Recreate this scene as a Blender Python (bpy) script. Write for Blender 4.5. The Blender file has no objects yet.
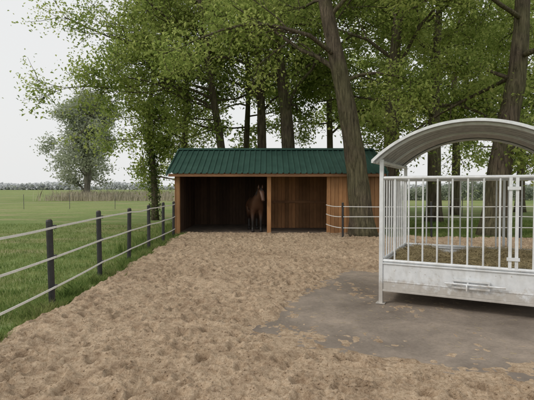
import bpy, math, random
import numpy as np
from mathutils import Vector, Matrix
random.seed(7); rng=np.random.default_rng(7)
scene=bpy.context.scene
COL=scene.collection
F=436.0; HZ=188.0; CX=267.0; CAMH=1.6
def P(px,py,d): return np.array([(px-CX)/F*d, d, CAMH-(py-HZ)/F*d])

# ------------------------------------------------------------ helpers
def empty(name,loc=(0,0,0),rotz=0):
    o=bpy.data.objects.new(name,None); COL.objects.link(o); o.location=loc; o.rotation_euler=(0,0,rotz); return o
def mk(name,V,Fc,mat=None,parent=None,smooth=False):
    V=np.asarray(V,dtype=np.float32)
    me=bpy.data.meshes.new(name)
    if isinstance(Fc,np.ndarray):
        n,k=Fc.shape
        me.vertices.add(len(V)); me.vertices.foreach_set('co',V.ravel())
        me.loops.add(n*k); me.loops.foreach_set('vertex_index',Fc.astype(np.int32).ravel())
        me.polygons.add(n); me.polygons.foreach_set('loop_start',np.arange(0,n*k,k,dtype=np.int32))
        me.update(calc_edges=True); me.validate()
    else:
        me.from_pydata([tuple(map(float,v)) for v in V],[],Fc)
    if smooth: me.polygons.foreach_set('use_smooth',np.ones(len(me.polygons),dtype=bool))
    o=bpy.data.objects.new(name,me); COL.objects.link(o)
    if mat: me.materials.append(mat)
    if parent: o.parent=parent
    return o
class B:
    """mesh accumulator"""
    def __init__(s): s.V=[]; s.F=[]; s.n=0
    def add(s,V,Fc):
        s.V.append(np.asarray(V,float)); s.F+= [tuple(i+s.n for i in f) for f in Fc]; s.n+=len(V)
    def box(s,a,b,rot=None,piv=None):
        x0,y0,z0=a;x1,y1,z1=b
        V=np.array([(x0,y0,z0),(x1,y0,z0),(x1,y1,z0),(x0,y1,z0),(x0,y0,z1),(x1,y0,z1),(x1,y1,z1),(x0,y1,z1)],float)
        s.add(V,[(0,3,2,1),(4,5,6,7),(0,1,5,4),(1,2,6,5),(2,3,7,6),(3,0,4,7)])
    def tube(s,pts,rad,n=8,cap=True):
        pts=np.asarray(pts,float); m=len(pts)
        rad=np.broadcast_to(np.asarray(rad,float),(m,))
        T=np.gradient(pts,axis=0); T/=np.linalg.norm(T,axis=1)[:,None]+1e-9
        up=np.array([0,0,1.]) if abs(T[0][2])<.9 else np.array([1.,0,0])
        U=np.cross(T,up); U/=np.linalg.norm(U,axis=1)[:,None]+1e-9
        W=np.cross(T,U)
        a=np.linspace(0,2*math.pi,n,endpoint=False)
        V=pts[:,None,:]+rad[:,None,None]*(np.cos(a)[None,:,None]*U[:,None,:]+np.sin(a)[None,:,None]*W[:,None,:])
        V=V.reshape(-1,3)
        Fc=[(i*n+j,i*n+(j+1)%n,(i+1)*n+(j+1)%n,(i+1)*n+j) for i in range(m-1) for j in range(n)]
        if cap: Fc+=[tuple(range(n-1,-1,-1)),tuple((m-1)*n+j for j in range(n))]
        s.add(V,Fc)
    def obj(s,name,mat,parent=None,smooth=False,bevel=0):
        o=mk(name,np.vstack(s.V),s.F,mat,parent,smooth)
        if bevel:
            m=o.modifiers.new('bev','BEVEL'); m.width=bevel; m.segments=2
        return o

def newmat(name):
    m=bpy.data.materials.new(name); m.use_nodes=True
    nt=m.node_tree; b=nt.nodes['Principled BSDF']; return m,nt,b
def N(nt,t,**k):
    n=nt.nodes.new(t)
    for a,v in k.items(): setattr(n,a,v)
    return n
def noise(nt,scale,detail=3,rough=.6,stretch=None,coord='Object',dist=0):
    tc=N(nt,'ShaderNodeTexCoord'); n=N(nt,'ShaderNodeTexNoise'); n.inputs['Scale'].default_value=scale
    n.inputs['Detail'].default_value=detail; n.inputs['Roughness'].default_value=rough; n.inputs['Distortion'].default_value=dist
    if stretch:
        mp=N(nt,'ShaderNodeMapping'); mp.inputs['Scale'].default_value=stretch
        nt.links.new(tc.outputs[coord],mp.inputs[0]); nt.links.new(mp.outputs[0],n.inputs['Vector'])
    else: nt.links.new(tc.outputs[coord],n.inputs['Vector'])
    return n.outputs['Fac']
def ramp(nt,fac,stops):
    r=N(nt,'ShaderNodeValToRGB'); e=r.color_ramp.elements
    while len(e)<len(stops): e.new(.5)
    for i,(p,c) in enumerate(stops):
        e[i].position=p; e[i].color=(*c,1)
    nt.links.new(fac,r.inputs[0]); return r.outputs[0]
def mixc(nt,fac,a,b,mode='MIX'):
    m=N(nt,'ShaderNodeMix',data_type='RGBA',blend_type=mode)
    for s,i in ((fac,0),(a,6),(b,7)):
        if hasattr(s,'is_linked'): nt.links.new(s,m.inputs[i])
        elif isinstance(s,tuple): m.inputs[i].default_value=(*s,1)
        else: m.inputs[i].default_value=s
    return m.outputs[2]
def bump(nt,b,h,strength=.5,dist=.02):
    n=N(nt,'ShaderNodeBump'); n.inputs['Strength'].default_value=strength; n.inputs['Distance'].default_value=dist
    nt.links.new(h,n.inputs['Height']); nt.links.new(n.outputs[0],b.inputs['Normal'])
def simple(name,c1,c2,scale=5,rough=.8,metal=0,stretch=None,bs=.2,bd=.01,lo=.3,hi=.7,spec=.5):
    m,nt,b=newmat(name); f=noise(nt,scale,stretch=stretch)
    nt.links.new(ramp(nt,f,[(lo,c1),(hi,c2)]),b.inputs['Base Color'])
    b.inputs['Roughness'].default_value=rough; b.inputs['Metallic'].default_value=metal
    b.inputs['Specular IOR Level'].default_value=spec
    if bs: bump(nt,b,noise(nt,scale*4,stretch=stretch),bs,bd)
    return m
def woodmat(name,c1,c2,vert=True,dark=.55):
    m,nt,b=newmat(name)
    st=(9,9,.7) if vert else (.7,9,9)
    f=noise(nt,4,6,.65,stretch=st)
    base=ramp(nt,f,[(.28,c1),(.72,c2)])
    g=N(nt,'ShaderNodeNewGeometry')
    r=ramp(nt,g.outputs['Random Per Island'],[(0,(dark,)*3),(1,(1.15,1.1,1.05))])
    c=mixc(nt,1.0,base,r,'MULTIPLY')
    w=ramp(nt,noise(nt,1.1,4),[(.35,(.7,.7,.72)),(.6,(1,1,1))])
    c=mixc(nt,.8,c,w,'MULTIPLY')
    nt.links.new(c,b.inputs['Base Color']); b.inputs['Roughness'].default_value=.8
    b.inputs['Specular IOR Level'].default_value=.25
    bump(nt,b,f,.35,.01); return m

# ------------------------------------------------------------ materials
M_wood=woodmat('larch_boards',(.37,.19,.085),(.53,.30,.145))
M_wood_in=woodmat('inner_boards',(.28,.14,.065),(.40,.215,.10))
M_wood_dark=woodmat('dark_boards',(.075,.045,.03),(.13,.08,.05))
M_beam=woodmat('beam_wood',(.20,.105,.055),(.32,.175,.09),vert=False,dark=.8)
M_green=simple('green_roof_sheet',(.022,.062,.050),(.038,.092,.074),2.5,.5,0,bs=.05)
def galv(name,c1,c2,metal,rough):
    m,nt,b=newmat(name)
    c=ramp(nt,noise(nt,14,3),[(.3,c1),(.7,c2)])
    g=ramp(nt,noise(nt,3.0,5,.7,stretch=(2.5,2.5,.6)),[(.34,(.80,.78,.74)),(.54,(1,1,1))])
    c=mixc(nt,.7,c,g,'MULTIPLY')
    tc=N(nt,'ShaderNodeTexCoord'); sx=N(nt,'ShaderNodeSeparateXYZ'); nt.links.new(tc.outputs['Object'],sx.inputs[0])
    md=N(nt,'ShaderNodeMath',operation='MULTIPLY_ADD'); nt.links.new(noise(nt,9,4,.7),md.inputs[0]); md.inputs[1].default_value=-.5; nt.links.new(sx.outputs[2],md.inputs[2])
    dz=ramp(nt,md.outputs[0],[(-.0,(.62,.55,.47)),(.10,(1,1,1))])
    c=mixc(nt,.8,c,dz,'MULTIPLY')
    nt.links.new(c,b.inputs['Base Color']); b.inputs['Metallic'].default_value=metal; b.inputs['Roughness'].default_value=rough
    return m
M_galv=galv('galvanised_steel',(.66,.68,.70),(.78,.80,.82),.15,.45)
M_galvroof=galv('galvanised_sheet',(.36,.38,.40),(.50,.52,.54),.45,.5)
M_black=simple('black_plastic',(.014,.014,.015),(.035,.035,.035),9,.55,bs=.1,bd=.003)
M_white=simple('white_tape',(.72,.72,.69),(.84,.84,.81),20,.6,bs=.0)
M_wire=simple('field_wire',(.34,.35,.33),(.42,.43,.41),20,.7,bs=.0)
M_fpost=simple('field_post',(.10,.10,.09),(.18,.17,.15),9,.8,bs=0)
M_insul=simple('insulator',(.03,.03,.03),(.06,.06,.06),20,.5,bs=0)
M_yellow=simple('post_cap',(.10,.08,.04),(.16,.12,.06),20,.5,bs=0)
M_reed=simple('reed_hazed',(.42,.37,.27),(.52,.47,.36),.8,.9,bs=0)  # tan softened: distance haze is put into the reed colour
M_hay=simple('hay',(.15,.12,.055),(.33,.275,.14),9,.9,bs=.8,bd=.03)
M_straw=simple('straw',(.26,.205,.11),(.42,.345,.19),3,.8,bs=0)
M_floor=simple('shed_floor',(.09,.066,.046),(.18,.135,.10),3,.95,bs=.7,bd=.03)

def barkmat(name,c1,c2,alg):
    m,nt,b=newmat(name)
    f=noise(nt,3.8,5,.72,stretch=(3.8,3.8,.5),dist=.5)
    c=ramp(nt,f,[(.34,c1),(.66,c2)])
    a=ramp(nt,noise(nt,.9,2),[(.42,(0,0,0)),(.62,(1,1,1))])
    rg=N(nt,'ShaderNodeRGBToBW'); nt.links.new(a,rg.inputs[0])
    ml=N(nt,'ShaderNodeMath',operation='MULTIPLY'); ml.inputs[1].default_value=.5; nt.links.new(rg.outputs[0],ml.inputs[0])
    c=mixc(nt,ml.outputs[0],c,mixc(nt,1.0,alg,ramp(nt,f,[(.34,(.4,.4,.4)),(.6,(1.2,1.2,1.2))]),'MULTIPLY'))
    nt.links.new(c,b.inputs['Base Color']); b.inputs['Roughness'].default_value=.95; b.inputs['Specular IOR Level'].default_value=.1
    bump(nt,b,f,1,.13); return m
M_bark=barkmat('oak_bark',(.055,.045,.035),(.23,.185,.135),(.17,.17,.085))
M_bark2=barkmat('willow_bark',(.16,.15,.13),(.27,.25,.21),(.2,.21,.15))

def leafmat(name,c1,c2,c3,trans=.45,big=.55):
    m=bpy.data.materials.new(name); m.use_nodes=True; nt=m.node_tree
    nt.nodes.remove(nt.nodes['Principled BSDF'])
    g=N(nt,'ShaderNodeNewGeometry')
    f=noise(nt,big,1,.5)
    mx=N(nt,'ShaderNodeMath',operation='MULTIPLY_ADD'); mx.inputs[1].default_value=.45
    nt.links.new(g.outputs['Random Per Island'],mx.inputs[0])
    sb=N(nt,'ShaderNodeMath',operation='SUBTRACT'); sb.inputs[1].default_value=.22; nt.links.new(f,sb.inputs[0])
    nt.links.new(sb.outputs[0],mx.inputs[2])
    c=ramp(nt,mx.outputs[0],[(.22,c1),(.48,c2),(.78,c3)])
    d=N(nt,'ShaderNodeBsdfDiffuse'); nt.links.new(c,d.inputs[0])
    t=N(nt,'ShaderNodeBsdfTranslucent'); nt.links.new(c,t.inputs[0])
    ms=N(nt,'ShaderNodeMixShader'); ms.inputs[0].default_value=trans
    out=nt.nodes['Material Output']
    nt.links.new(d.outputs[0],ms.inputs[1]); nt.links.new(t.outputs[0],ms.inputs[2]); nt.links.new(ms.outputs[0],out.inputs[0])
    return m
M_leaf=leafmat('oak_leaves',(.17,.235,.06),(.33,.405,.11),(.51,.56,.19),.5)
M_leafw=leafmat('willow_leaves_hazed',(.33,.37,.27),(.42,.46,.34),(.50,.53,.41),.45)  # paler than real leaves, haze painted into the greens
M_leafh=leafmat('hedge_leaves_hazed',(.26,.30,.23),(.32,.36,.28),(.38,.41,.32),.35)  # greyed greens carry the haze over the hedge, no volume used
M_ivy=leafmat('ivy',(.06,.095,.03),(.11,.15,.05),(.18,.22,.08),.3)
M_far=leafmat('far_trees_hazed',(.60,.62,.63),(.63,.65,.66),(.66,.68,.68),.2,.02)  # atmospheric haze painted as pale grey leaf colour
M_blade=leafmat('grass_blades',(.11,.18,.05),(.21,.29,.085),(.36,.39,.16),.4,1.5)

# sand
m,nt,b=newmat('sand'); M_sand=m
f1=noise(nt,.55,2,.6); f2=noise(nt,32,4,.8); f3=noise(nt,5,3,.65)
c=ramp(nt,f2,[(.30,(.30,.21,.132)),(.50,(.52,.395,.275)),(.72,(.70,.56,.41))])
c=mixc(nt,.75,c,ramp(nt,f3,[(.34,(.64,.60,.57)),(.56,(1.05,1.05,1.04))]),'MULTIPLY')
c=mixc(nt,.9,c,ramp(nt,f1,[(.35,(.86,.84,.82)),(.65,(1.06,1.06,1.06))]),'MULTIPLY')
nt.links.new(c,b.inputs['Base Color']); b.inputs['Roughness'].default_value=.95; b.inputs['Specular IOR Level'].default_value=.1
bump(nt,b,f2,1.0,.03)
# slab
m,nt,b=newmat('concrete_slab'); M_slab=m
f1=noise(nt,1.1,6,.66,dist=.3); f2=noise(nt,34,4,.75)
c=ramp(nt,f1,[(.30,(.165,.135,.110)),(.48,(.235,.195,.158)),(.60,(.31,.255,.205)),(.72,(.40,.32,.245))])
c=mixc(nt,.6,c,ramp(nt,f2,[(.3,(.7,.7,.7)),(.7,(1.18,1.18,1.18))]),'MULTIPLY')
nt.links.new(c,b.inputs['Base Color'])
rr=ramp(nt,f1,[(.3,(.6,.6,.6)),(.6,(.95,.95,.95))]); nt.links.new(rr,b.inputs['Roughness'])
b.inputs['Specular IOR Level'].default_value=.2
bump(nt,b,f2,.4,.008)
# grass ground
m,nt,b=newmat('meadow'); M_grass=m
f1=noise(nt,.07,4,.6); f2=noise(nt,9,4,.8); f3=noise(nt,.45,4,.6,stretch=(.5,1.6,1))
c=ramp(nt,f2,[(.28,(.10,.145,.05)),(.55,(.205,.265,.095)),(.78,(.31,.35,.155))])
c=mixc(nt,.9,c,ramp(nt,f1,[(.35,(.85,.92,.85)),(.62,(1.3,1.18,1.3))]),'MULTIPLY')
pt=ramp(nt,f3,[(.50,(0,0,0)),(.66,(.8,.8,.8))]); bw=N(nt,'ShaderNodeRGBToBW'); nt.links.new(pt,bw.inputs[0])
c=mixc(nt,bw.outputs[0],c,(.34,.30,.17))
nt.links.new(c,b.inputs['Base Color']); b.inputs['Roughness'].default_value=.95; b.inputs['Specular IOR Level'].default_value=.05
bump(nt,b,f2,.8,.05)

# ------------------------------------------------------------ ground
S=2500
GZ=-.06
V=[(-S,-60,GZ),(S,-60,GZ),(S,S*1.6,GZ),(-S,S*1.6,GZ)]
mk('meadow_ground',V,[(0,1,2,3)],M_grass)

def vnoise(x,y,s,seed):
    r=np.random.default_rng(seed); G=r.random((128,128))
    x=x/s+37.3; y=y/s+51.7
    xi=np.floor(x).astype(int); yi=np.floor(y).astype(int); fx=x-xi; fy=y-yi
    fx=fx*fx*(3-2*fx); fy=fy*fy*(3-2*fy)
    g=lambda a,b_:G[a%128,b_%128]
    return (g(xi,yi)*(1-fx)+g(xi+1,yi)*fx)*(1-fy)+(g(xi,yi+1)*(1-fx)+g(xi+1,yi+1)*fx)*fy
SO=np.array([-.40,4.75]); SU=np.array([.889,-.458]); SU/=np.linalg.norm(SU); SV=np.array([-SU[1],SU[0]])
X0,X1,Y0,Y1=-3.6,9.0,1.2,16.0
nx=560; ny=700
xs=np.linspace(X0,X1,nx)
t=np.linspace(0,1,ny); ys=Y0+(Y1-Y0)*(0.4*t+0.6*t**2)
X,Y=np.meshgrid(xs,ys); 
H=.045+.06*(vnoise(X,Y,1.3,1)-.5)+.045*(vnoise(X,Y,.35,2)-.5)
D=np.zeros_like(H)
for k in range(8500):
    cx=rng.uniform(X0,X1); cy=Y0+(Y1-Y0)*rng.random()
    r=rng.uniform(.035,.09); dep=rng.uniform(.010,.054)
    el=rng.uniform(.75,1.3)
    i0,i1=np.searchsorted(xs,[cx-2.4*r,cx+2.4*r]); j0,j1=np.searchsorted(ys,[cy-2.4*r,cy+2.4*r])
    if i1<=i0 or j1<=j0: continue
    dx=(X[j0:j1,i0:i1]-cx)*el; dy=(Y[j0:j1,i0:i1]-cy)/el
    q=np.sqrt(dx*dx+dy*dy)/r
    D[j0:j1,i0:i1]+=dep*(-np.exp(-(q/.85)**4)+.5*np.exp(-((q-1.25)/.30)**2))
D=.068*np.tanh(D/.068)
H+=D+.026*(vnoise(X,Y,.09,5)-.5)+.026*(vnoise(X,Y,.045,6)-.5)
H=np.maximum(H,-.035+.01*vnoise(X,Y,.07,7))
wob=.35*(vnoise(X,Y,.7,8)-.5)+.18*(vnoise(X,Y,.2,9)-.5)
edge=X+2.93+wob
e=np.clip(edge/.25,0,1)
H=np.where(edge<0,-.12,H*e-.04*(1-e))
far=(14.0+wob*1.6)-Y
cl=np.clip(far/.3,0,1); 
inshed=(X<3.9)
H=np.where(inshed,H*np.clip((15.6-Y)/.6,0.25,1),np.where(far<0,-.12,H*cl-.03*(1-cl)))
A=(X-SO[0])*SU[0]+(Y-SO[1])*SU[1]; Bv=(X-SO[0])*SV[0]+(Y-SO[1])*SV[1]
w2=.16*(vnoise(X,Y,.6,11)-.5)+.16*(vnoise(X,Y,.14,12)-.5)
ins=np.minimum(A,np.minimum(Bv,4.3-Bv))+w2
ms=np.clip(ins/.22+.3,0,1); ms=ms*ms*(3-2*ms)
rim=np.clip(1-np.abs(ins)/.8,0,1)
drift=.012*vnoise(X,Y,.5,13)+.012*vnoise(X,Y,.12,14)+.010*vnoise(X,Y,.04,15)-.013+.007*rim
H=H*(1-ms)+(drift)*ms
V=np.stack([X,Y,H],-1).reshape(-1,3)
idx=np.arange(nx*ny).reshape(ny,nx)
Fc=np.stack([idx[:-1,:-1],idx[:-1,1:],idx[1:,1:],idx[1:,:-1]],-1).reshape(-1,4)
mk('sand_paddock_ground',V,Fc,M_sand,smooth=True)
def SP(a,b_,z): q=SO+a*SU+b_*SV; return (q[0],q[1],z)
bb=B()
bb.add([SP(-.05,-.05,.012),SP(9,-.05,.012),SP(9,4.35,.012),SP(-.05,4.35,.012),SP(-.05,-.05,-.1),SP(9,-.05,-.1),SP(9,4.35,-.1),SP(-.05,4.35,-.1)],
   [(0,1,2,3),(0,4,5,1),(1,5,6,2),(2,6,7,3),(3,7,4,0)])
bb.obj('concrete_slab_paving',M_slab)

# ------------------------------------------------------------ grass blades / straw
def blades(name,n,sampler,h,w,mat,lean=.35):
    pos=sampler(n); n=len(pos)
    a=rng.uniform(0,2*math.pi,n); hh=h*rng.uniform(.45,1.25,n); ww=w*rng.uniform(.7,1.3,n)
    side=np.stack([np.cos(a),np.sin(a),0*a],1)*ww[:,None]
    la=rng.uniform(0,2*math.pi,n); l=rng.uniform(0,lean,n)*hh*1.5
    tip=pos+np.stack([np.cos(la)*l,np.sin(la)*l,hh],1)
    mid=pos+np.stack([np.cos(la)*l*.35,np.sin(la)*l*.35,hh*.6],1)
    V=np.stack([pos-side,pos+side,mid+side*.7,tip,mid-side*.7],1).reshape(-1,3)
    Fc=(np.arange(n)*5)[:,None]+np.array([0,1,2,3,4])[None]
    return mk(name,V,Fc,mat)
def s_grass(n):
    y=3+17*rng.random(n)**1.5; x=-2.85-(rng.random(n)**1.7)*(y*.9)
    k=vnoise(x,y,.5,21)+.25*vnoise(x,y,2.2,22)+.3*np.clip((-2.9-x),0,.5)+.25*rng.random(n)>.5
    x=x[k];y=y[k]
    wob=.35*(vnoise(x,y,.7,8)-.5)
    k=(x+wob<-2.86); x=x[k]; y=y[k]
    return np.stack([x,y,np.full(len(x),GZ-.01)],1)
blades('grass_tufts',110000,s_grass,.080,.0042,M_blade,.5)
def s_edge(n):
    y=2+13*rng.random(n); x=-2.98+rng.normal(0,.12,n)
    k=vnoise(x*1,y,.25,23)>.45
    return np.stack([x[k],y[k],np.full(k.sum(),GZ)],1)
blades('grass_fringe',19000,s_edge,.15,.0035,M_blade,.7)
def s_right(n):
    x=rng.uniform(3.9,13,n); y=14.0+rng.random(n)**1.5*8
    return np.stack([x,y,np.full(n,GZ)],1)
blades('lawn_grass',36000,s_right,.11,.008,M_blade)
def s_shedl(n):
    y=rng.uniform(11,20,n); x=rng.uniform(-3.9,-3.3,n)
    return np.stack([x,y,np.full(n,GZ)],1)
blades('rough_grass',4000,s_shedl,.28,.007,M_blade,.5)
def strands(V_,n,c,L,r,mat,name,parent=None,flat=.3):
    d=rng.normal(0,1,(n,3)); d[:,2]*=flat; d/=np.linalg.norm(d,axis=1)[:,None]; d*= (L*rng.uniform(.4,1.2,n))[:,None]
    s=np.cross(d,rng.normal(0,1,(n,3))); s/=np.linalg.norm(s,axis=1)[:,None]; s*=r
    V=np.stack([c-d-s,c-d+s,c+d+s,c+d-s],1).reshape(-1,3)
    return mk(name,V,(np.arange(n)*4)[:,None]+np.arange(4)[None],mat,parent)
n=1500
a=rng.uniform(.2,6,n); b_=.3+3.7*rng.random(n)**.7; q=SO[None]+a[:,None]*SU+b_[:,None]*SV
strands(None,n,np.stack([q[:,0],q[:,1],np.full(n,.022)],1),.028,.0013,M_straw,'loose_straw',flat=.02)

n=7000
cy=2.6+6.5*rng.random(n)**1.4; cx=(rng.random(n)*1.5-.72)*cy*.9
k=(cx>-2.8)&(cx<6); cx=cx[k]; cy=cy[k]; n=len(cx)
ix=np.clip(np.searchsorted(xs,cx),0,nx-1); iy=np.clip(np.searchsorted(ys,cy),0,ny-1)
k=ms[iy,ix]<.5; cx=cx[k]; cy=cy[k]; ix=ix[k]; iy=iy[k]; n=len(cx)
cz_=H[iy,ix]; s_=rng.uniform(.003,.010,n)
oc=np.array([(1,0,0),(0,1,0),(-1,0,0),(0,-1,0),(0,0,1),(0,0,-1)],float)
V=(np.stack([cx,cy,cz_+.001],1)[:,None,:]+oc[None]*s_[:,None,None]*rng.uniform(.6,1.3,(n,6,1))).reshape(-1,3)
tri=np.array([(0,1,4),(1,2,4),(2,3,4),(3,0,4),(1,0,5),(2,1,5),(3,2,5),(0,3,5)])
mk('sand_clods',V,((np.arange(n)*6)[:,None,None]+tri[None]).reshape(-1,3),M_sand)

def s_reed(n):
    y=rng.uniform(54,66,n); x=rng.uniform(-30,-10,n)
    dens=np.exp(-((y-60)/4)**2)*(.25+vnoise(x,y,2.5,25))*np.clip((x+30)/5,0,1)
    k=dens>rng.random(n)*1.1
    return np.stack([x[k],y[k],np.full(k.sum(),-.06)],1)
blades('reed_bed',15000,s_reed,1.25,.028,M_reed,.4)

# ------------------------------------------------------------ trees
def leaves_mesh(name,C,size,mat,parent,flat=.5):
    n=len(C)
    nrm=rng.normal(0,1,(n,3)); nrm[:,2]=np.abs(nrm[:,2])+flat; nrm/=np.linalg.norm(nrm,axis=1)[:,None]
    t=np.cross(nrm,rng.normal(0,1,(n,3))); t/=np.linalg.norm(t,axis=1)[:,None]; s=np.cross(nrm,t)
    L=(size*rng.uniform(.55,1.25,n))[:,None]
    dr=np.array([0,0,-.25])*L
    V=np.stack([C-t*L*.5,C+s*L*.32+nrm*L*.06,C+t*L*.5+dr,C-s*L*.32+nrm*L*.06],1).reshape(-1,3)
    return mk(name,V,(np.arange(n)*4)[:,None]+np.arange(4)[None],mat,parent)
def path(st,d,L,seg,jit,dz,r):
    pts=[st]; d=d/np.linalg.norm(d)
    for i in range(seg):
        d=d+r.normal(0,jit,3)+np.array([0,0,dz]); d/=np.linalg.norm(d)
        pts.append(pts[-1]+d*L/seg)
    return np.array(pts)
def interp(pts,t):
    x=t*(len(pts)-1); i=min(int(x),len(pts)-2); f=x-i
    return pts[i]*(1-f)+pts[i+1]*f, (pts[i+1]-pts[i])/np.linalg.norm(pts[i+1]-pts[i])
def tree(name,trunk,r0,H,seed,nl=16,L=5,zmin=3.6,leafn=48,lsize=.16,mat=None,bark=None,extra=(),elev=(.0,.7),droop=-.03,spread=.28,sub=6,tw=5,azb=None,rtop=.05,flare=1.4,ivy=False):
    r=np.random.default_rng(seed); par=empty(name)
    mat=mat or M_leaf; bark=bark or M_bark
    pts=[np.array(p,float) for p in trunk]
    d=pts[-1]-pts[-2]; d/=np.linalg.norm(d)
    while pts[-1][2]<H:
        d=d+r.normal(0,.10,3)+np.array([0,0,.08]); d/=np.linalg.norm(d); pts.append(pts[-1]+d*1.3)
    pts=np.array(pts); 
    T=np.linspace(0,1,len(pts)); TT=np.linspace(0,1,len(pts)*5)
    sm=np.stack([np.interp(TT,T,pts[:,k]) for k in range(3)],1)
    for _ in range(3): sm[1:-1]=(sm[:-2]+2*sm[1:-1]+sm[2:])/4
    z=np.clip(sm[:,2]/H,0,1)
    rad=r0*(1-z)**.75+rtop
    rad*=1+ (flare-1)*np.exp(-np.maximum(sm[:,2],0)/.35)
    rad*=1+.03*np.sin(np.arange(len(rad))*1.3+seed)
    sm[0,2]=-.15
    bb=B(); bb.tube(sm,rad,16)
    C=[]
    def twigs(p,L2,r2,n2,lv):
        for k in range(n2):
            t=r.uniform(.25,1); q,dd=interp(p,t)
            d2=dd+r.normal(0,.65,3); d2[2]+=r.normal(0,.15)
            tp=path(q,d2,L2*r.uniform(.6,1.2),3,.2,droop,r)
            bb.tube(tp,np.linspace(r2,.006,4),3,cap=False)
            m=max(3,int(leafn*r.uniform(.4,1.6)))
            ti=r.uniform(.2,1.05,m)*3; i=np.minimum(ti.astype(int),2); f=(ti-i)[:,None]
            C.append(tp[i]*(1-f)+tp[i+1]*f+r.normal(0,spread,(m,3))*np.array([1,1,.65]))
    def limb(st,d,Ln,rs):
        p=path(st,d,Ln,7,.15,droop*.5,r); bb.tube(p,np.linspace(rs,rs*.2+.008,8),7,cap=False)
        for j in range(sub):
            t=r.uniform(.22,1) if j else 1.0
            q,dd=interp(p,min(t,.99)); d2=dd+r.normal(0,.55,3); 
            Ls=Ln*.38*(1.25-t*.5)*r.uniform(.7,1.2)
            sp=path(q,d2,Ls,4,.18,droop,r); bb.tube(sp,np.linspace(rs*(1-t*.7)*.45,.012,5),4,cap=False)
            twigs(sp,Ls*.45+.25,.014,tw,2)
    zs=np.linspace(zmin,H*.96,nl)+r.uniform(-.4,.4,nl)
    az=r.uniform(0,6.28)
    for k,zz in enumerate(zs):
        i=np.argmin(abs(sm[:,2]-zz)); az+=2.4+r.uniform(-.4,.4)
        a2=az if azb is None or r.random()>.5 else azb+r.normal(0,.6)
        e=r.uniform(*elev); fz=(zz-zmin)/max(H-zmin,1)
        Ln=L*(1-.55*fz)*r.uniform(.75,1.2)
        limb(sm[i],np.array([math.cos(a2)*math.cos(e),math.sin(a2)*math.cos(e),math.sin(e)]),Ln,rad[i]*r.uniform(.22,.34)+.01)
    for (zz,tgt,rs) in extra:
        i=np.argmin(abs(sm[:,2]-zz)); v=np.array(tgt)-sm[i]; limb(sm[i],v+np.array([0,0,.05*np.linalg.norm(v)]),np.linalg.norm(v),rs)
    bb.obj('trunk_and_limbs',bark,par,smooth=True)
    C=np.vstack(C); C=C[C[:,2]>.8]
    leaves_mesh('foliage',C,lsize,mat,par)
    if ivy:
        m=1500; i=r.integers(0,len(sm)//2,m); a=r.uniform(0,6.28,m)
        Ci=sm[i]+np.stack([np.cos(a),np.sin(a),0*a],1)*(rad[i]*1.15+r.uniform(0,.12,m))[:,None]; Ci[:,2]+=r.uniform(-.3,.3,m)
        leaves_mesh('ivy',Ci[Ci[:,2]>.1],.12,M_ivy,par)
    return par
def tr(d,*pp): 
    b0=pp[0]; out=[np.array([(b0-CX)/F*d,d,0.])]
    for (x,y) in pp[1:]: out.append(P(x,y,d))
    return out
tree('oak_tree',tr(14.25,363,(359,190),(354,150),(345,100),(334,50),(323,0),(315,-50)),.34,12,1,nl=9,L=5.5,zmin=6.2,lsize=.115,leafn=80,
     extra=[(5.0,P(400,50,14.5),.07),(5.2,P(250,20,14.5),.09)])
tree('oak_tree',tr(20.3,292,(289,160),(286,110),(279,60),(270,0),(262,-60)),.33,13,2,nl=14,L=5.5,zmin=5.0)
tree('oak_tree',tr(21.5,263,(262,150),(261,90),(256,30),(240,-30)),.23,12.5,3,nl=13,L=5,zmin=4.8)
tree('oak_tree',tr(20.2,228,(222,150),(213,95),(206,40),(197,-20)),.17,12.5,4,nl=13,L=5.5,zmin=4.6,azb=math.pi,lsize=.14,leafn=52,
     extra=[(5.0,P(125,80,19.5),.07),(6.0,P(75,35,18.5),.07),(7,P(60,0,18.5),.07),(7.5,P(100,-10,17),.07),(5.5,P(130,60,18),.07),(4.6,P(140,120,20),.05),(6.5,P(100,45,19),.07),(8,P(85,-20,18),.07)])
tree('oak_tree',tr(19.0,391,(391,150),(392,80),(398,0),(402,-60)),.34,13,5,nl=14,L=5.5,zmin=5.0)
tree('oak_tree',tr(21.0,434,(434,160),(433,80),(438,0),(441,-50)),.30,13,6,nl=14,L=5.5,zmin=4.6)
tree('oak_tree',tr(14.6,494,(499,170),(507,120),(515,80),(519,30),(520,-20)),.37,12,7,nl=10,L=5.5,zmin=5.4,lsize=.12,leafn=75,
     extra=[(5.0,P(455,60,15),.08)])
tree('oak_tree',tr(27,455,(456,150),(452,90),(458,20)),.22,13,8,nl=13,L=5.5,zmin=4.5,lsize=.23,leafn=38)
tree('oak_tree',tr(26,330,(330,150),(328,80),(333,20)),.18,13,9,nl=13,L=5.5,zmin=4.4,lsize=.23,leafn=38)
tree('oak_tree',tr(25,244,(246,150),(249,90),(244,20)),.15,13,10,nl=12,L=5,zmin=4.8,lsize=.22,leafn=38)
tree('young_oak_tree',tr(22.5,155,(154,170),(149,130),(152,90),(160,50)),.12,9.5,11,nl=14,L=2.4,zmin=2.4,leafn=26,sub=5,tw=4,ivy=True,droop=-.08)
tree('oak_tree',tr(23,185,(184,150),(188,100),(186,40),(180,0)),.15,12.5,12,nl=14,L=4,zmin=3.8,leafn=40)
tree('oak_tree',tr(30,520,(521,150),(518,90),(524,20)),.25,13,13,nl=13,L=6,zmin=3.2,lsize=.26,leafn=34)
tree('oak_tree',tr(24,590,(590,150),(586,90),(592,20)),.3,13,14,nl=11,L=5.5,zmin=3.5,lsize=.22,leafn=34)
tree('oak_tree',tr(30,395,(395,150),(398,90),(390,20)),.22,13,15,nl=13,L=6,zmin=4.8,lsize=.26,leafn=36)
wd=60
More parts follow.
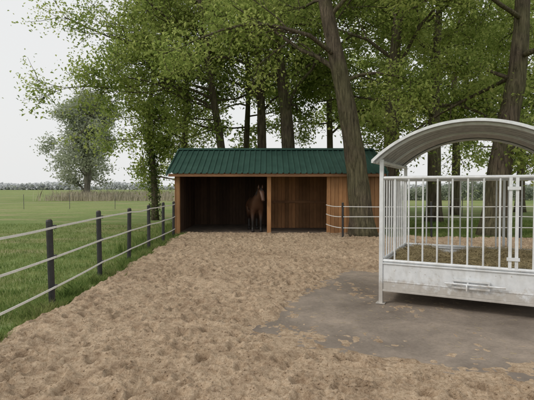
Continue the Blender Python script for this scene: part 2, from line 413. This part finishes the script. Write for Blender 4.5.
tree('willow_tree',tr(wd,86,(88,180),(84,160),(88,140)),.40,12.5,20,nl=26,L=6.2,zmin=1.0,leafn=44,lsize=.36,mat=M_leafw,bark=M_bark2,elev=(.45,1.25),droop=-.02,spread=.6,sub=6,tw=4)
def mass(name,x0,x1,y0,y1,h,n,size,mat,seed,lump=8):
    r=np.random.default_rng(seed); x=r.uniform(x0,x1,n); y=r.uniform(y0,y1,n)
    hh=h*(.35+.9*vnoise(x,y*0,lump,seed)*(.6+.8*vnoise(x,y*0,lump*.3,seed+1)))
    z=hh*r.random(n)**.8
    leaves_mesh(name,np.stack([x,y,z],1),size,mat,None)
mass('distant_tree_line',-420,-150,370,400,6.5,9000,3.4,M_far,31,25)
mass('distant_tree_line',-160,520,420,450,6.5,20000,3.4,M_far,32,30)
mass('hedge',9,60,58,62,3.0,20000,.36,M_leafh,33,4)

# ------------------------------------------------------------ shelter
sh=empty('horse_shelter')
yf,yb,yr=15.2,19.0,17.05; xl,xr=-3.17,3.92; ze,zr=2.10,3.10; ye=14.88
def roofz(y): 
    return ze+(zr-ze)*(y-ye)/(yr-ye) if y<=yr else zr-(zr-ze)*(y-yr)/(yr-ye)
def roof_slope(name,ya,yb_,x0=-3.4,x1=4.1):
    prof=[];x=x0
    while x<x1:
        for dx,h in ((0,0),(.115,0),(.135,.03),(.165,.03),(.185,0)): prof.append((x+dx,h))
        x+=.2
    Vv=[];Ff=[];n=len(prof)
    for s in range(2):
        yy=(ya,yb_)[s]; z=roofz(yy)
        for (px,h) in prof: Vv.append((px,yy,z+h))
    for s in range(2):
        yy=(ya,yb_)[s]; z=roofz(yy)
        for (px,h) in prof: Vv.append((px,yy,z+h-.006))
    for i in range(n-1):
        Ff.append((i,i+1,n+i+1,n+i)); Ff.append((2*n+i+1,2*n+i,3*n+i,3*n+i+1))
        Ff.append((i,2*n+i,2*n+i+1,i+1)); Ff.append((n+i,n+i+1,3*n+i+1,3*n+i))
    return mk(name,Vv,Ff,M_green,sh)
roof_slope('roof_front',ye,yr-.002); roof_slope('roof_back',yr+.002,2*yr-ye)
bb=B()
bb.add([(-3.42,yr-.17,zr-.03),(4.12,yr-.17,zr-.03),(4.12,yr,zr+.055),(-3.42,yr,zr+.055),(-3.42,yr+.17,zr-.03),(4.12,yr+.17,zr-.03)],[(0,1,2,3),(3,2,5,4)])
for xg in (-3.425,4.105):
    for s in (-1,1):
        ya=ye if s<0 else 2*yr-ye
        bb.add([(xg-.02,ya,ze-.10),(xg+.02,ya,ze-.10),(xg+.02,yr,zr-.10),(xg-.02,yr,zr-.10),(xg-.02,ya,ze+.05),(xg+.02,ya,ze+.05),(xg+.02,yr,zr+.05),(xg-.02,yr,zr+.05)],
          [(0,1,2,3),(4,7,6,5),(0,4,5,1),(1,5,6,2),(2,6,7,3),(3,7,4,0)])
bb.obj('ridge_and_verge_trim',M_green,sh)
def boards(bb,axis,a0,a1,fixed,th,z0,ztop,w=.14):
    a=a0
    while a<a1-.01:
        ww=min(w*random.uniform(.96,1.04),a1-a); o=random.uniform(0,.008)
        e=a+ww-.008
        za,zb=(ztop(a),ztop(e)) if callable(ztop) else (ztop,ztop)
        if axis=='x':
            y0,y1=fixed-o,fixed-o+th
            V=[(a,y0,z0),(e,y0,z0),(e,y1,z0),(a,y1,z0),(a,y0,za),(e,y0,zb),(e,y1,zb),(a,y1,za)]
        else:
            x0,x1=fixed-o,fixed-o+th
            V=[(x0,a,z0),(x1,a,z0),(x1,e,z0),(x0,e,z0),(x0,a,za),(x1,a,za),(x1,e,zb),(x0,e,zb)]
        bb.add(V,[(0,3,2,1),(4,5,6,7),(0,1,5,4),(1,2,6,5),(2,3,7,6),(3,0,4,7)])
        a+=ww
bb=B(); boards(bb,'x',2.22,xr-.05,yf-.05,.025,.03,2.02); boards(bb,'y',yf-.03,yb,xl-.04,.025,.03,lambda y:roofz(y)-.04)
boards(bb,'y',yf-.03,yb,xr,.025,.03,lambda y:roofz(y)-.04)
bb.obj('outer_boards',M_wood,sh)
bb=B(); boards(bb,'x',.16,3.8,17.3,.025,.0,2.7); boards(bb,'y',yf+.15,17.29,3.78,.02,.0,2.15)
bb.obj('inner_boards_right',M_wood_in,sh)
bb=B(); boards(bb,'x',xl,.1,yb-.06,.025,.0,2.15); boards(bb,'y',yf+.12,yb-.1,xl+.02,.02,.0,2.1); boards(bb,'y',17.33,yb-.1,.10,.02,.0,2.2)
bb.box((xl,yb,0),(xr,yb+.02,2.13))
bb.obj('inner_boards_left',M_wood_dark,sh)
bb=B()
for x,w in ((xl+.0,.13),(.0,.14),(2.09,.12)):
    bb.box((x,yf-.03,0),(x+w,yf+.1,2.02))
bb.box((xr-.05,yf-.055,0),(xr+.03,yf+.03,2.02))
bb.obj('posts',M_wood,sh,bevel=.006)
bb=B(); bb.box((xl-.05,yf-.07,2.025),(xr+.05,yf+.06,2.17)); bb.box((xl-.2,ye+.03,1.99),(xr+.15,ye+.05,2.085))
for x in np.arange(xl+.1,xr,.75): 
    bb.add([(x,ye+.06,ze-.10),(x+.06,ye+.06,ze-.10),(x+.06,yr-.05,zr-.14),(x,yr-.05,zr-.14),(x,ye+.06,ze-.02),(x+.06,ye+.06,ze-.02),(x+.06,yr-.05,zr-.03),(x,yr-.05,zr-.03)],
      [(0,3,2,1),(4,5,6,7),(0,1,5,4),(1,2,6,5),(2,3,7,6),(3,0,4,7)])
bb.box((.2,17.24,1.0),(3.75,17.285,1.1)); 
bb.obj('beams_and_rafters',M_beam,sh)
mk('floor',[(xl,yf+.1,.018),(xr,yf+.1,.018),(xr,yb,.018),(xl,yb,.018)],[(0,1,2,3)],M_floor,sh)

# ------------------------------------------------------------ horse
m,nt,b=newmat('horse_coat'); M_coat=m
tc=N(nt,'ShaderNodeTexCoord'); sx=N(nt,'ShaderNodeSeparateXYZ'); nt.links.new(tc.outputs['Object'],sx.inputs[0])
leg=ramp(nt,sx.outputs[2],[(.38,(.012,.009,.007)),(.66,(.085,.038,.019))])
c=mixc(nt,.5,leg,ramp(nt,noise(nt,4),[(.3,(.6,.6,.6)),(.7,(1.2,1.2,1.2))]),'MULTIPLY')
nt.links.new(c,b.inputs['Base Color']); b.inputs['Roughness'].default_value=.5; bump(nt,b,noise(nt,60,stretch=(.3,1,1)),.2,.004)
M_mane=simple('mane_hair',(.010,.008,.007),(.03,.022,.018),20,.6,stretch=(4,4,.5))
hs=empty('horse',(-.44,16.15,.02),math.radians(-80))
sk=[(-.48,0,1.08,.26),(-.70,0,1.15,.13),(-.2,0,1.03,.265),(.08,0,1.0,.285),(.36,0,1.04,.255),(.54,0,1.16,.19),(.70,.03,1.33,.145),(.82,.06,1.48,.105),
    (.93,.08,1.47,.10),(1.02,.10,1.32,.080),(1.09,.115,1.17,.060),(1.115,.12,1.12,.054)]
E=[(0,1),(0,2),(2,3),(3,4),(4,5),(5,6),(6,7),(7,8),(8,9),(9,10),(10,11)]
for s in (-1,1):
    b0=len(sk); sk+=[(.38,.13*s,.80,.13),(.36,.15*s,.66,.085),(.40,.15*s,.40,.056),(.40,.15*s,.14,.04),(.45,.15*s,.035,.055)]
    E+=[(4,b0)]+[(b0+i,b0+i+1) for i in range(4)]
    b0=len(sk); sk+=[(-.50,.14*s,.86,.19),(-.40,.16*s,.70,.12),(-.62,.15*s,.46,.062),(-.60,.15*s,.14,.042),(-.55,.15*s,.035,.056)]
    E+=[(0,b0)]+[(b0+i,b0+i+1) for i in range(4)]
me=bpy.data.meshes.new('body'); me.from_pydata([v[:3] for v in sk],E,[]); ob=bpy.data.objects.new('body',me); COL.objects.link(ob); ob.parent=hs
me.materials.append(M_coat)
md=ob.modifiers.new('skin','SKIN'); md.use_smooth_shade=True
for i,v in enumerate(sk):
    w=v[3]; me.skin_vertices[0].data[i].radius=(w*(.85 if i<5 else 1),w)
    me.skin_vertices[0].data[i].use_root=(i==0)
sd=ob.modifiers.new('sub','SUBSURF'); sd.levels=2; sd.render_levels=2
bb=B()
for s in (-1,1): bb.tube([(.85,.06+.055*s,1.54),(.86,.06+.07*s,1.61),(.88,.06+.065*s,1.70)],[.035,.032,.004],7)
bb.obj('ears',M_coat,hs,smooth=True)
bb=B()
for k in range(90):
    t=random.random(); x=.50+.38*t; z=1.33+.26*t; sgn=random.choice((-1,1,1)); yo=.06*t
    bb.tube([(x,yo,z),(x-.03,yo+.09*sgn,z-.03),(x-.05,yo+.14*sgn+random.uniform(-.02,.02),z-.2+random.uniform(-.06,.04))],[.014,.012,.003],4,False)
for k in range(60):
    a,c_=random.uniform(-.05,.05),random.uniform(-.05,.05)
    bb.tube([(-.78,a*.5,1.18),(-.88,a,1.02),(-.9+c_,a*1.3,.7),(-.86+c_*1.5,a*1.4,.4)],[.02,.02,.015,.004],4,False)
for k in range(14):
    a=random.uniform(-.03,.03); bb.tube([(.90,.07+a,1.58),(.97,.085+a,1.53),(1.02,.09+a*1.3,1.42)],[.012,.012,.003],4,False)
bb.obj('mane_and_tail',M_mane,hs,smooth=True)
bb=B()
for s in (-1,1):
    bb.tube([(.985,.09+.07*s,1.42),(.985,.09+.098*s,1.42)],[.02,.012],8)
    bb.tube([(1.13,.12+.025*s,1.15),(1.165,.12+.035*s,1.14)],[.012,.010],6)
    for hx in (.45,-.55): bb.tube([(hx-.01,.15*s,.09),(hx+.02,.15*s,0)],[.05,.068],10)
bb.obj('eyes_and_hooves',M_mane,hs,smooth=True)

# ------------------------------------------------------------ fences
def fence(name,posts,heights,post_h=1.16,tape=.03,pr=.043,start=None,end=None,cap=True,mp=None,mt=None):
    par=empty(name); bp=B(); bt=B(); bi=B(); bc=B()
    for (x,y) in posts:
        lx=random.uniform(-.025,.025); ly=random.uniform(-.02,.02); ph=post_h+random.uniform(-.02,.02)
        bp.tube([(x,y,-.1),(x+lx,y+ly,ph-.02),(x+lx,y+ly,ph)],[pr,pr,pr*.8],10)
        if cap: bc.tube([(x+lx,y+ly,ph+.001),(x+lx,y+ly,ph+.012)],[pr*.75,pr*.5],10)
        if tape>.02:
            for h in heights: bi.box((x+pr*.6,y-.025,h-.028),(x+pr+.017,y+.025,h+.028))
    line=([start] if start else [])+list(posts)+([end] if end else [])
    for h in heights:
        for (a,b_) in zip(line[:-1],line[1:]):
            a=np.array(a);b_=np.array(b_); d=b_-a; L=np.linalg.norm(d); nrm=np.array([d[1],-d[0]])/L; off=nrm*(pr+.02) if tape>.02 else nrm*pr
            k=7; sag=random.uniform(.0,.03)
            for s in range(k):
                t0,t1=s/k,(s+1)/k
                p0=a+d*t0+off;p1=a+d*t1+off
                z0=h-sag*4*t0*(1-t0); z1=h-sag*4*t1*(1-t1); th=nrm*.003
                V=[(*(p0-th),z0-tape/2),(*(p1-th),z1-tape/2),(*(p1+th),z1-tape/2),(*(p0+th),z0-tape/2),(*(p0-th),z0+tape/2),(*(p1-th),z1+tape/2),(*(p1+th),z1+tape/2),(*(p0+th),z0+tape/2)]
                bt.add(V,[(0,3,2,1),(4,5,6,7),(0,1,5,4),(2,3,7,6)])
    bp.obj('posts',mp or M_black,par,smooth=False); bt.obj('white_tape',mt or M_white,par)
    if bi.n: bi.obj('insulators',M_insul,par)
    if bc.n: bc.obj('post_caps',M_yellow,par)
    return par
HT=(.245,.655,1.066)
fence('paddock_fence',[(-2.9,2.2),(-2.93,4.1),(-2.96,5.97),(-3.08,8.0),(-3.1,9.75),(-3.1,11.4),(-3.08,12.9),(-3.12,14.5)],HT,tape=.028)
fence('paddock_fence',[(2.39,13.7),(5.2,13.75),(8.0,13.8),(11,13.85),(14,13.9)],(.35,.70,1.02),post_h=1.15,tape=.022,pr=.035,start=(2.1,15.1))
fence('field_fence',[(x,35+.05*x) for x in np.arange(-40,-3,3.5)],(.45,1.0),post_h=1.1,tape=.009,pr=.022,cap=False,mp=M_fpost,mt=M_wire)
fence('field_fence',[(x,24+.05*x) for x in np.arange(4,40,3.5)],(.45,1.0),post_h=1.1,tape=.009,pr=.022,cap=False,mp=M_fpost,mt=M_wire)

# ------------------------------------------------------------ hay feeder
ang=math.atan2(-.8,1.6)
fd=empty('hay_feeder',(1.57,5.97,.018),ang)
W,Dp=2.15,2.0; PH=1.97
bb=B(); q=.025
def sq(x,y,z0,z1,h=q): bb.box((x-h,y-h,z0),(x+h,y+h,z1))
for x in (0,W):
    for y in (0,Dp): sq(x,y,0,PH)
for x in (0,W): 
    for y in (0,Dp): bb.box((x-.06,y-.06,0),(x+.06,y+.06,.008))
def bar(p,q_,r=.017,n=8): bb.tube([p,q_],r,n)
zt=1.72; zb=.56
for y in (0,Dp):
    bar((q,y,zt),(W-q,y,zt),.021); bar((q,y,zb+.03),(W-q,y,zb+.03),.021)
    gx=W*.735
    for g in (gx-.035,gx+.035): sq(g,y,zb+.03,zt,.018)
    k=12
    for i in range(1,k):
        x=W*i/k
        if abs(x-gx)>.08: bar((x,y,zb+.03),(x,y,zt),.0115)
for x in (0,W):
    bar((x,q,zt),(x,Dp-q,zt),.021); bar((x,q,zb+.03),(x,Dp-q,zb+.03),.021)
    for i in range(1,11): bar((x,Dp*i/11,zb+.03),(x,Dp*i/11,zt),.0115)
    bar((x,q,PH-.03),(x,Dp-q,PH-.03),.02)
for z in (.72,1.58): bb.box((gx-.07,-.035,z-.02),(gx+.07,-.02,z+.02))
bb.box((W*.42,-.055,.40),(W*.62,-.03,.425)); bb.box((W*.42,-.055,.31),(W*.62,-.03,.335))
for x in (.42,.50,.61): bb.box((W*x,-.05,.337),(W*x+.02,-.03,.398))
bb.tube([(W*.38,-.065,.368),(W*.70,-.065,.368)],.012,8); bb.tube([(W*.50,-.07,.368),(W*.50,-.09,.29)],.010,8)
bb.obj('frame_and_bars',M_galv,fd,bevel=0)
bb=B()
z0,z1=.20,.545
for y in (0,Dp):
    s=-1 if y==0 else 1
    bb.box((q+.002,y-.012,z0),(W-q-.002,y+.012,z1)); bb.box((q+.002,y-.03,z1+.001),(W-q-.002,y+.03,z1+.02)); bb.box((q+.002,y-.028,z0-.03),(W-q-.002,y+.028,z0-.001))
    bb.box((q+.002,y+s*.013-.004,z0+.10),(W-q-.002,y+s*.013+.004,z0+.115))
for x in (0,W):
    bb.box((x-.012,q+.002,z0),(x+.012,Dp-q-.002,z1)); bb.box((x-.028,q+.002,z1+.002),(x+.028,Dp-q-.002,z1+.018)); bb.box((x-.026,q+.002,z0-.03),(x+.026,Dp-q-.002,z0-.002))
bb.box((.03,.03,.26),(W-.03,Dp-.03,.28))
bb.obj('lower_panels',M_galv,fd,bevel=.003)
ov=.10; half=W/2+ov; rise=.47; R=(half*half+rise*rise)/(2*rise); cz=PH+rise-R-.02
amax=math.asin(half/R); na=36; nyy=110
th=np.linspace(-amax,amax,na); yy=np.linspace(-.14,Dp+.14,nyy)
Vv=[]
for o in (0,.004):
    for y in yy:
        hgt=.011*math.copysign(min(1,abs(math.sin(y/.095*math.pi))*1.8),math.sin(y/.095*math.pi))
        rr_=R+hgt-o
        for a in th: Vv.append((W/2+rr_*math.sin(a),y,cz+rr_*math.cos(a)))
idx=np.arange(2*nyy*na).reshape(2,nyy,na)
Fa=np.stack([idx[0,:-1,:-1],idx[0,:-1,1:],idx[0,1:,1:],idx[0,1:,:-1]],-1).reshape(-1,4)
Fb=np.stack([idx[1,:-1,:-1],idx[1,1:,:-1],idx[1,1:,1:],idx[1,:-1,1:]],-1).reshape(-1,4)
mk('curved_roof',Vv,np.vstack([Fa,Fb]),M_galvroof,fd,smooth=False)
bb=B()
def arc(y,rad_,t,hw):
    Vv=[];Ff=[]
    for a in th:
        for rr_ in (rad_-t,rad_):
            for d_ in (-hw,hw): Vv.append((W/2+rr_*math.sin(a),y+d_,cz+rr_*math.cos(a)))
    for i in range(na-1):
        a=4*i; Ff+=[(a,a+1,a+5,a+4),(a+2,a+6,a+7,a+3),(a,a+4,a+6,a+2),(a+1,a+3,a+7,a+5)]
    bb.add(Vv,Ff)
arc(-.15,R+.014,.035,.008); arc(Dp+.15,R+.014,.035,.008)
for y in (0,Dp/2,Dp): arc(y,R-.018,.03,.018)
for sx_ in (-1,1):
    a=amax*sx_; bb.box((W/2+R*math.sin(a)-.012,-.15,cz+R*math.cos(a)-.03),(W/2+R*math.sin(a)+.012,Dp+.15,cz+R*math.cos(a)+.012))
bb.obj('roof_edge_trim',M_galv,fd,smooth=False)
g=60; gx_=np.linspace(.04,W-.04,g); gy=np.linspace(.04,Dp-.04,g); GX,GY=np.meshgrid(gx_,gy)
HH=.42+.19*np.sin(np.pi*GX/W)**.6*np.sin(np.pi*GY/Dp)**.5+.24*(vnoise(GX,GY,.45,41)-.4)+.07*(vnoise(GX,GY,.08,42)-.5)
V=np.stack([GX,GY,HH],-1).reshape(-1,3); idx=np.arange(g*g).reshape(g,g)
ho=empty('hay_pile',(1.57,5.97,.018),ang)
mk('hay_mass',V,np.stack([idx[:-1,:-1],idx[:-1,1:],idx[1:,1:],idx[1:,:-1]],-1).reshape(-1,4),M_hay,ho,smooth=True)
n=9000; i=rng.integers(0,g*g,n); strands(None,n,V[i]+rng.normal(0,.018,(n,3))+[0,0,.02],.07,.0022,M_straw,'hay_strands',ho,flat=.5)

# ------------------------------------------------------------ light & camera
w=bpy.data.worlds.new('World'); scene.world=w; w.use_nodes=True; nt=w.node_tree
bg=nt.nodes['Background']; sky=nt.nodes.new('ShaderNodeTexSky'); sky.sky_type='NISHITA'; sky.sun_disc=False
el,az=math.radians(40),math.radians(245)
sky.sun_elevation=el; sky.sun_rotation=az; sky.dust_density=6; sky.air_density=1.2
mx=nt.nodes.new('ShaderNodeMix'); mx.data_type='RGBA'; mx.inputs[0].default_value=.9
nt.links.new(sky.outputs[0],mx.inputs[6]); mx.inputs[7].default_value=(9.0,9.05,9.0,1)
nt.links.new(mx.outputs[2],bg.inputs[0]); bg.inputs[1].default_value=.10
sl=bpy.data.lights.new('sun','SUN'); sl.energy=1.3; sl.angle=math.radians(14); sl.color=(1,.96,.9)
so=bpy.data.objects.new('sun',sl); COL.objects.link(so)
dv=Vector((math.sin(az)*math.cos(el),math.cos(az)*math.cos(el),math.sin(el)))
so.rotation_euler=dv.to_track_quat('Z','Y').to_euler(); so.location=dv*30
cam=bpy.data.cameras.new('camera'); co=bpy.data.objects.new('camera',cam); COL.objects.link(co)
cam.sensor_width=36; cam.lens=36*F/534; cam.clip_end=6000; cam.clip_start=.05
co.location=(0,0,CAMH); co.rotation_euler=(math.radians(90)-math.atan((200-HZ)/F),0,0)
scene.camera=co
scene.view_settings.view_transform='Standard'; scene.view_settings.look='None'; scene.view_settings.exposure=0
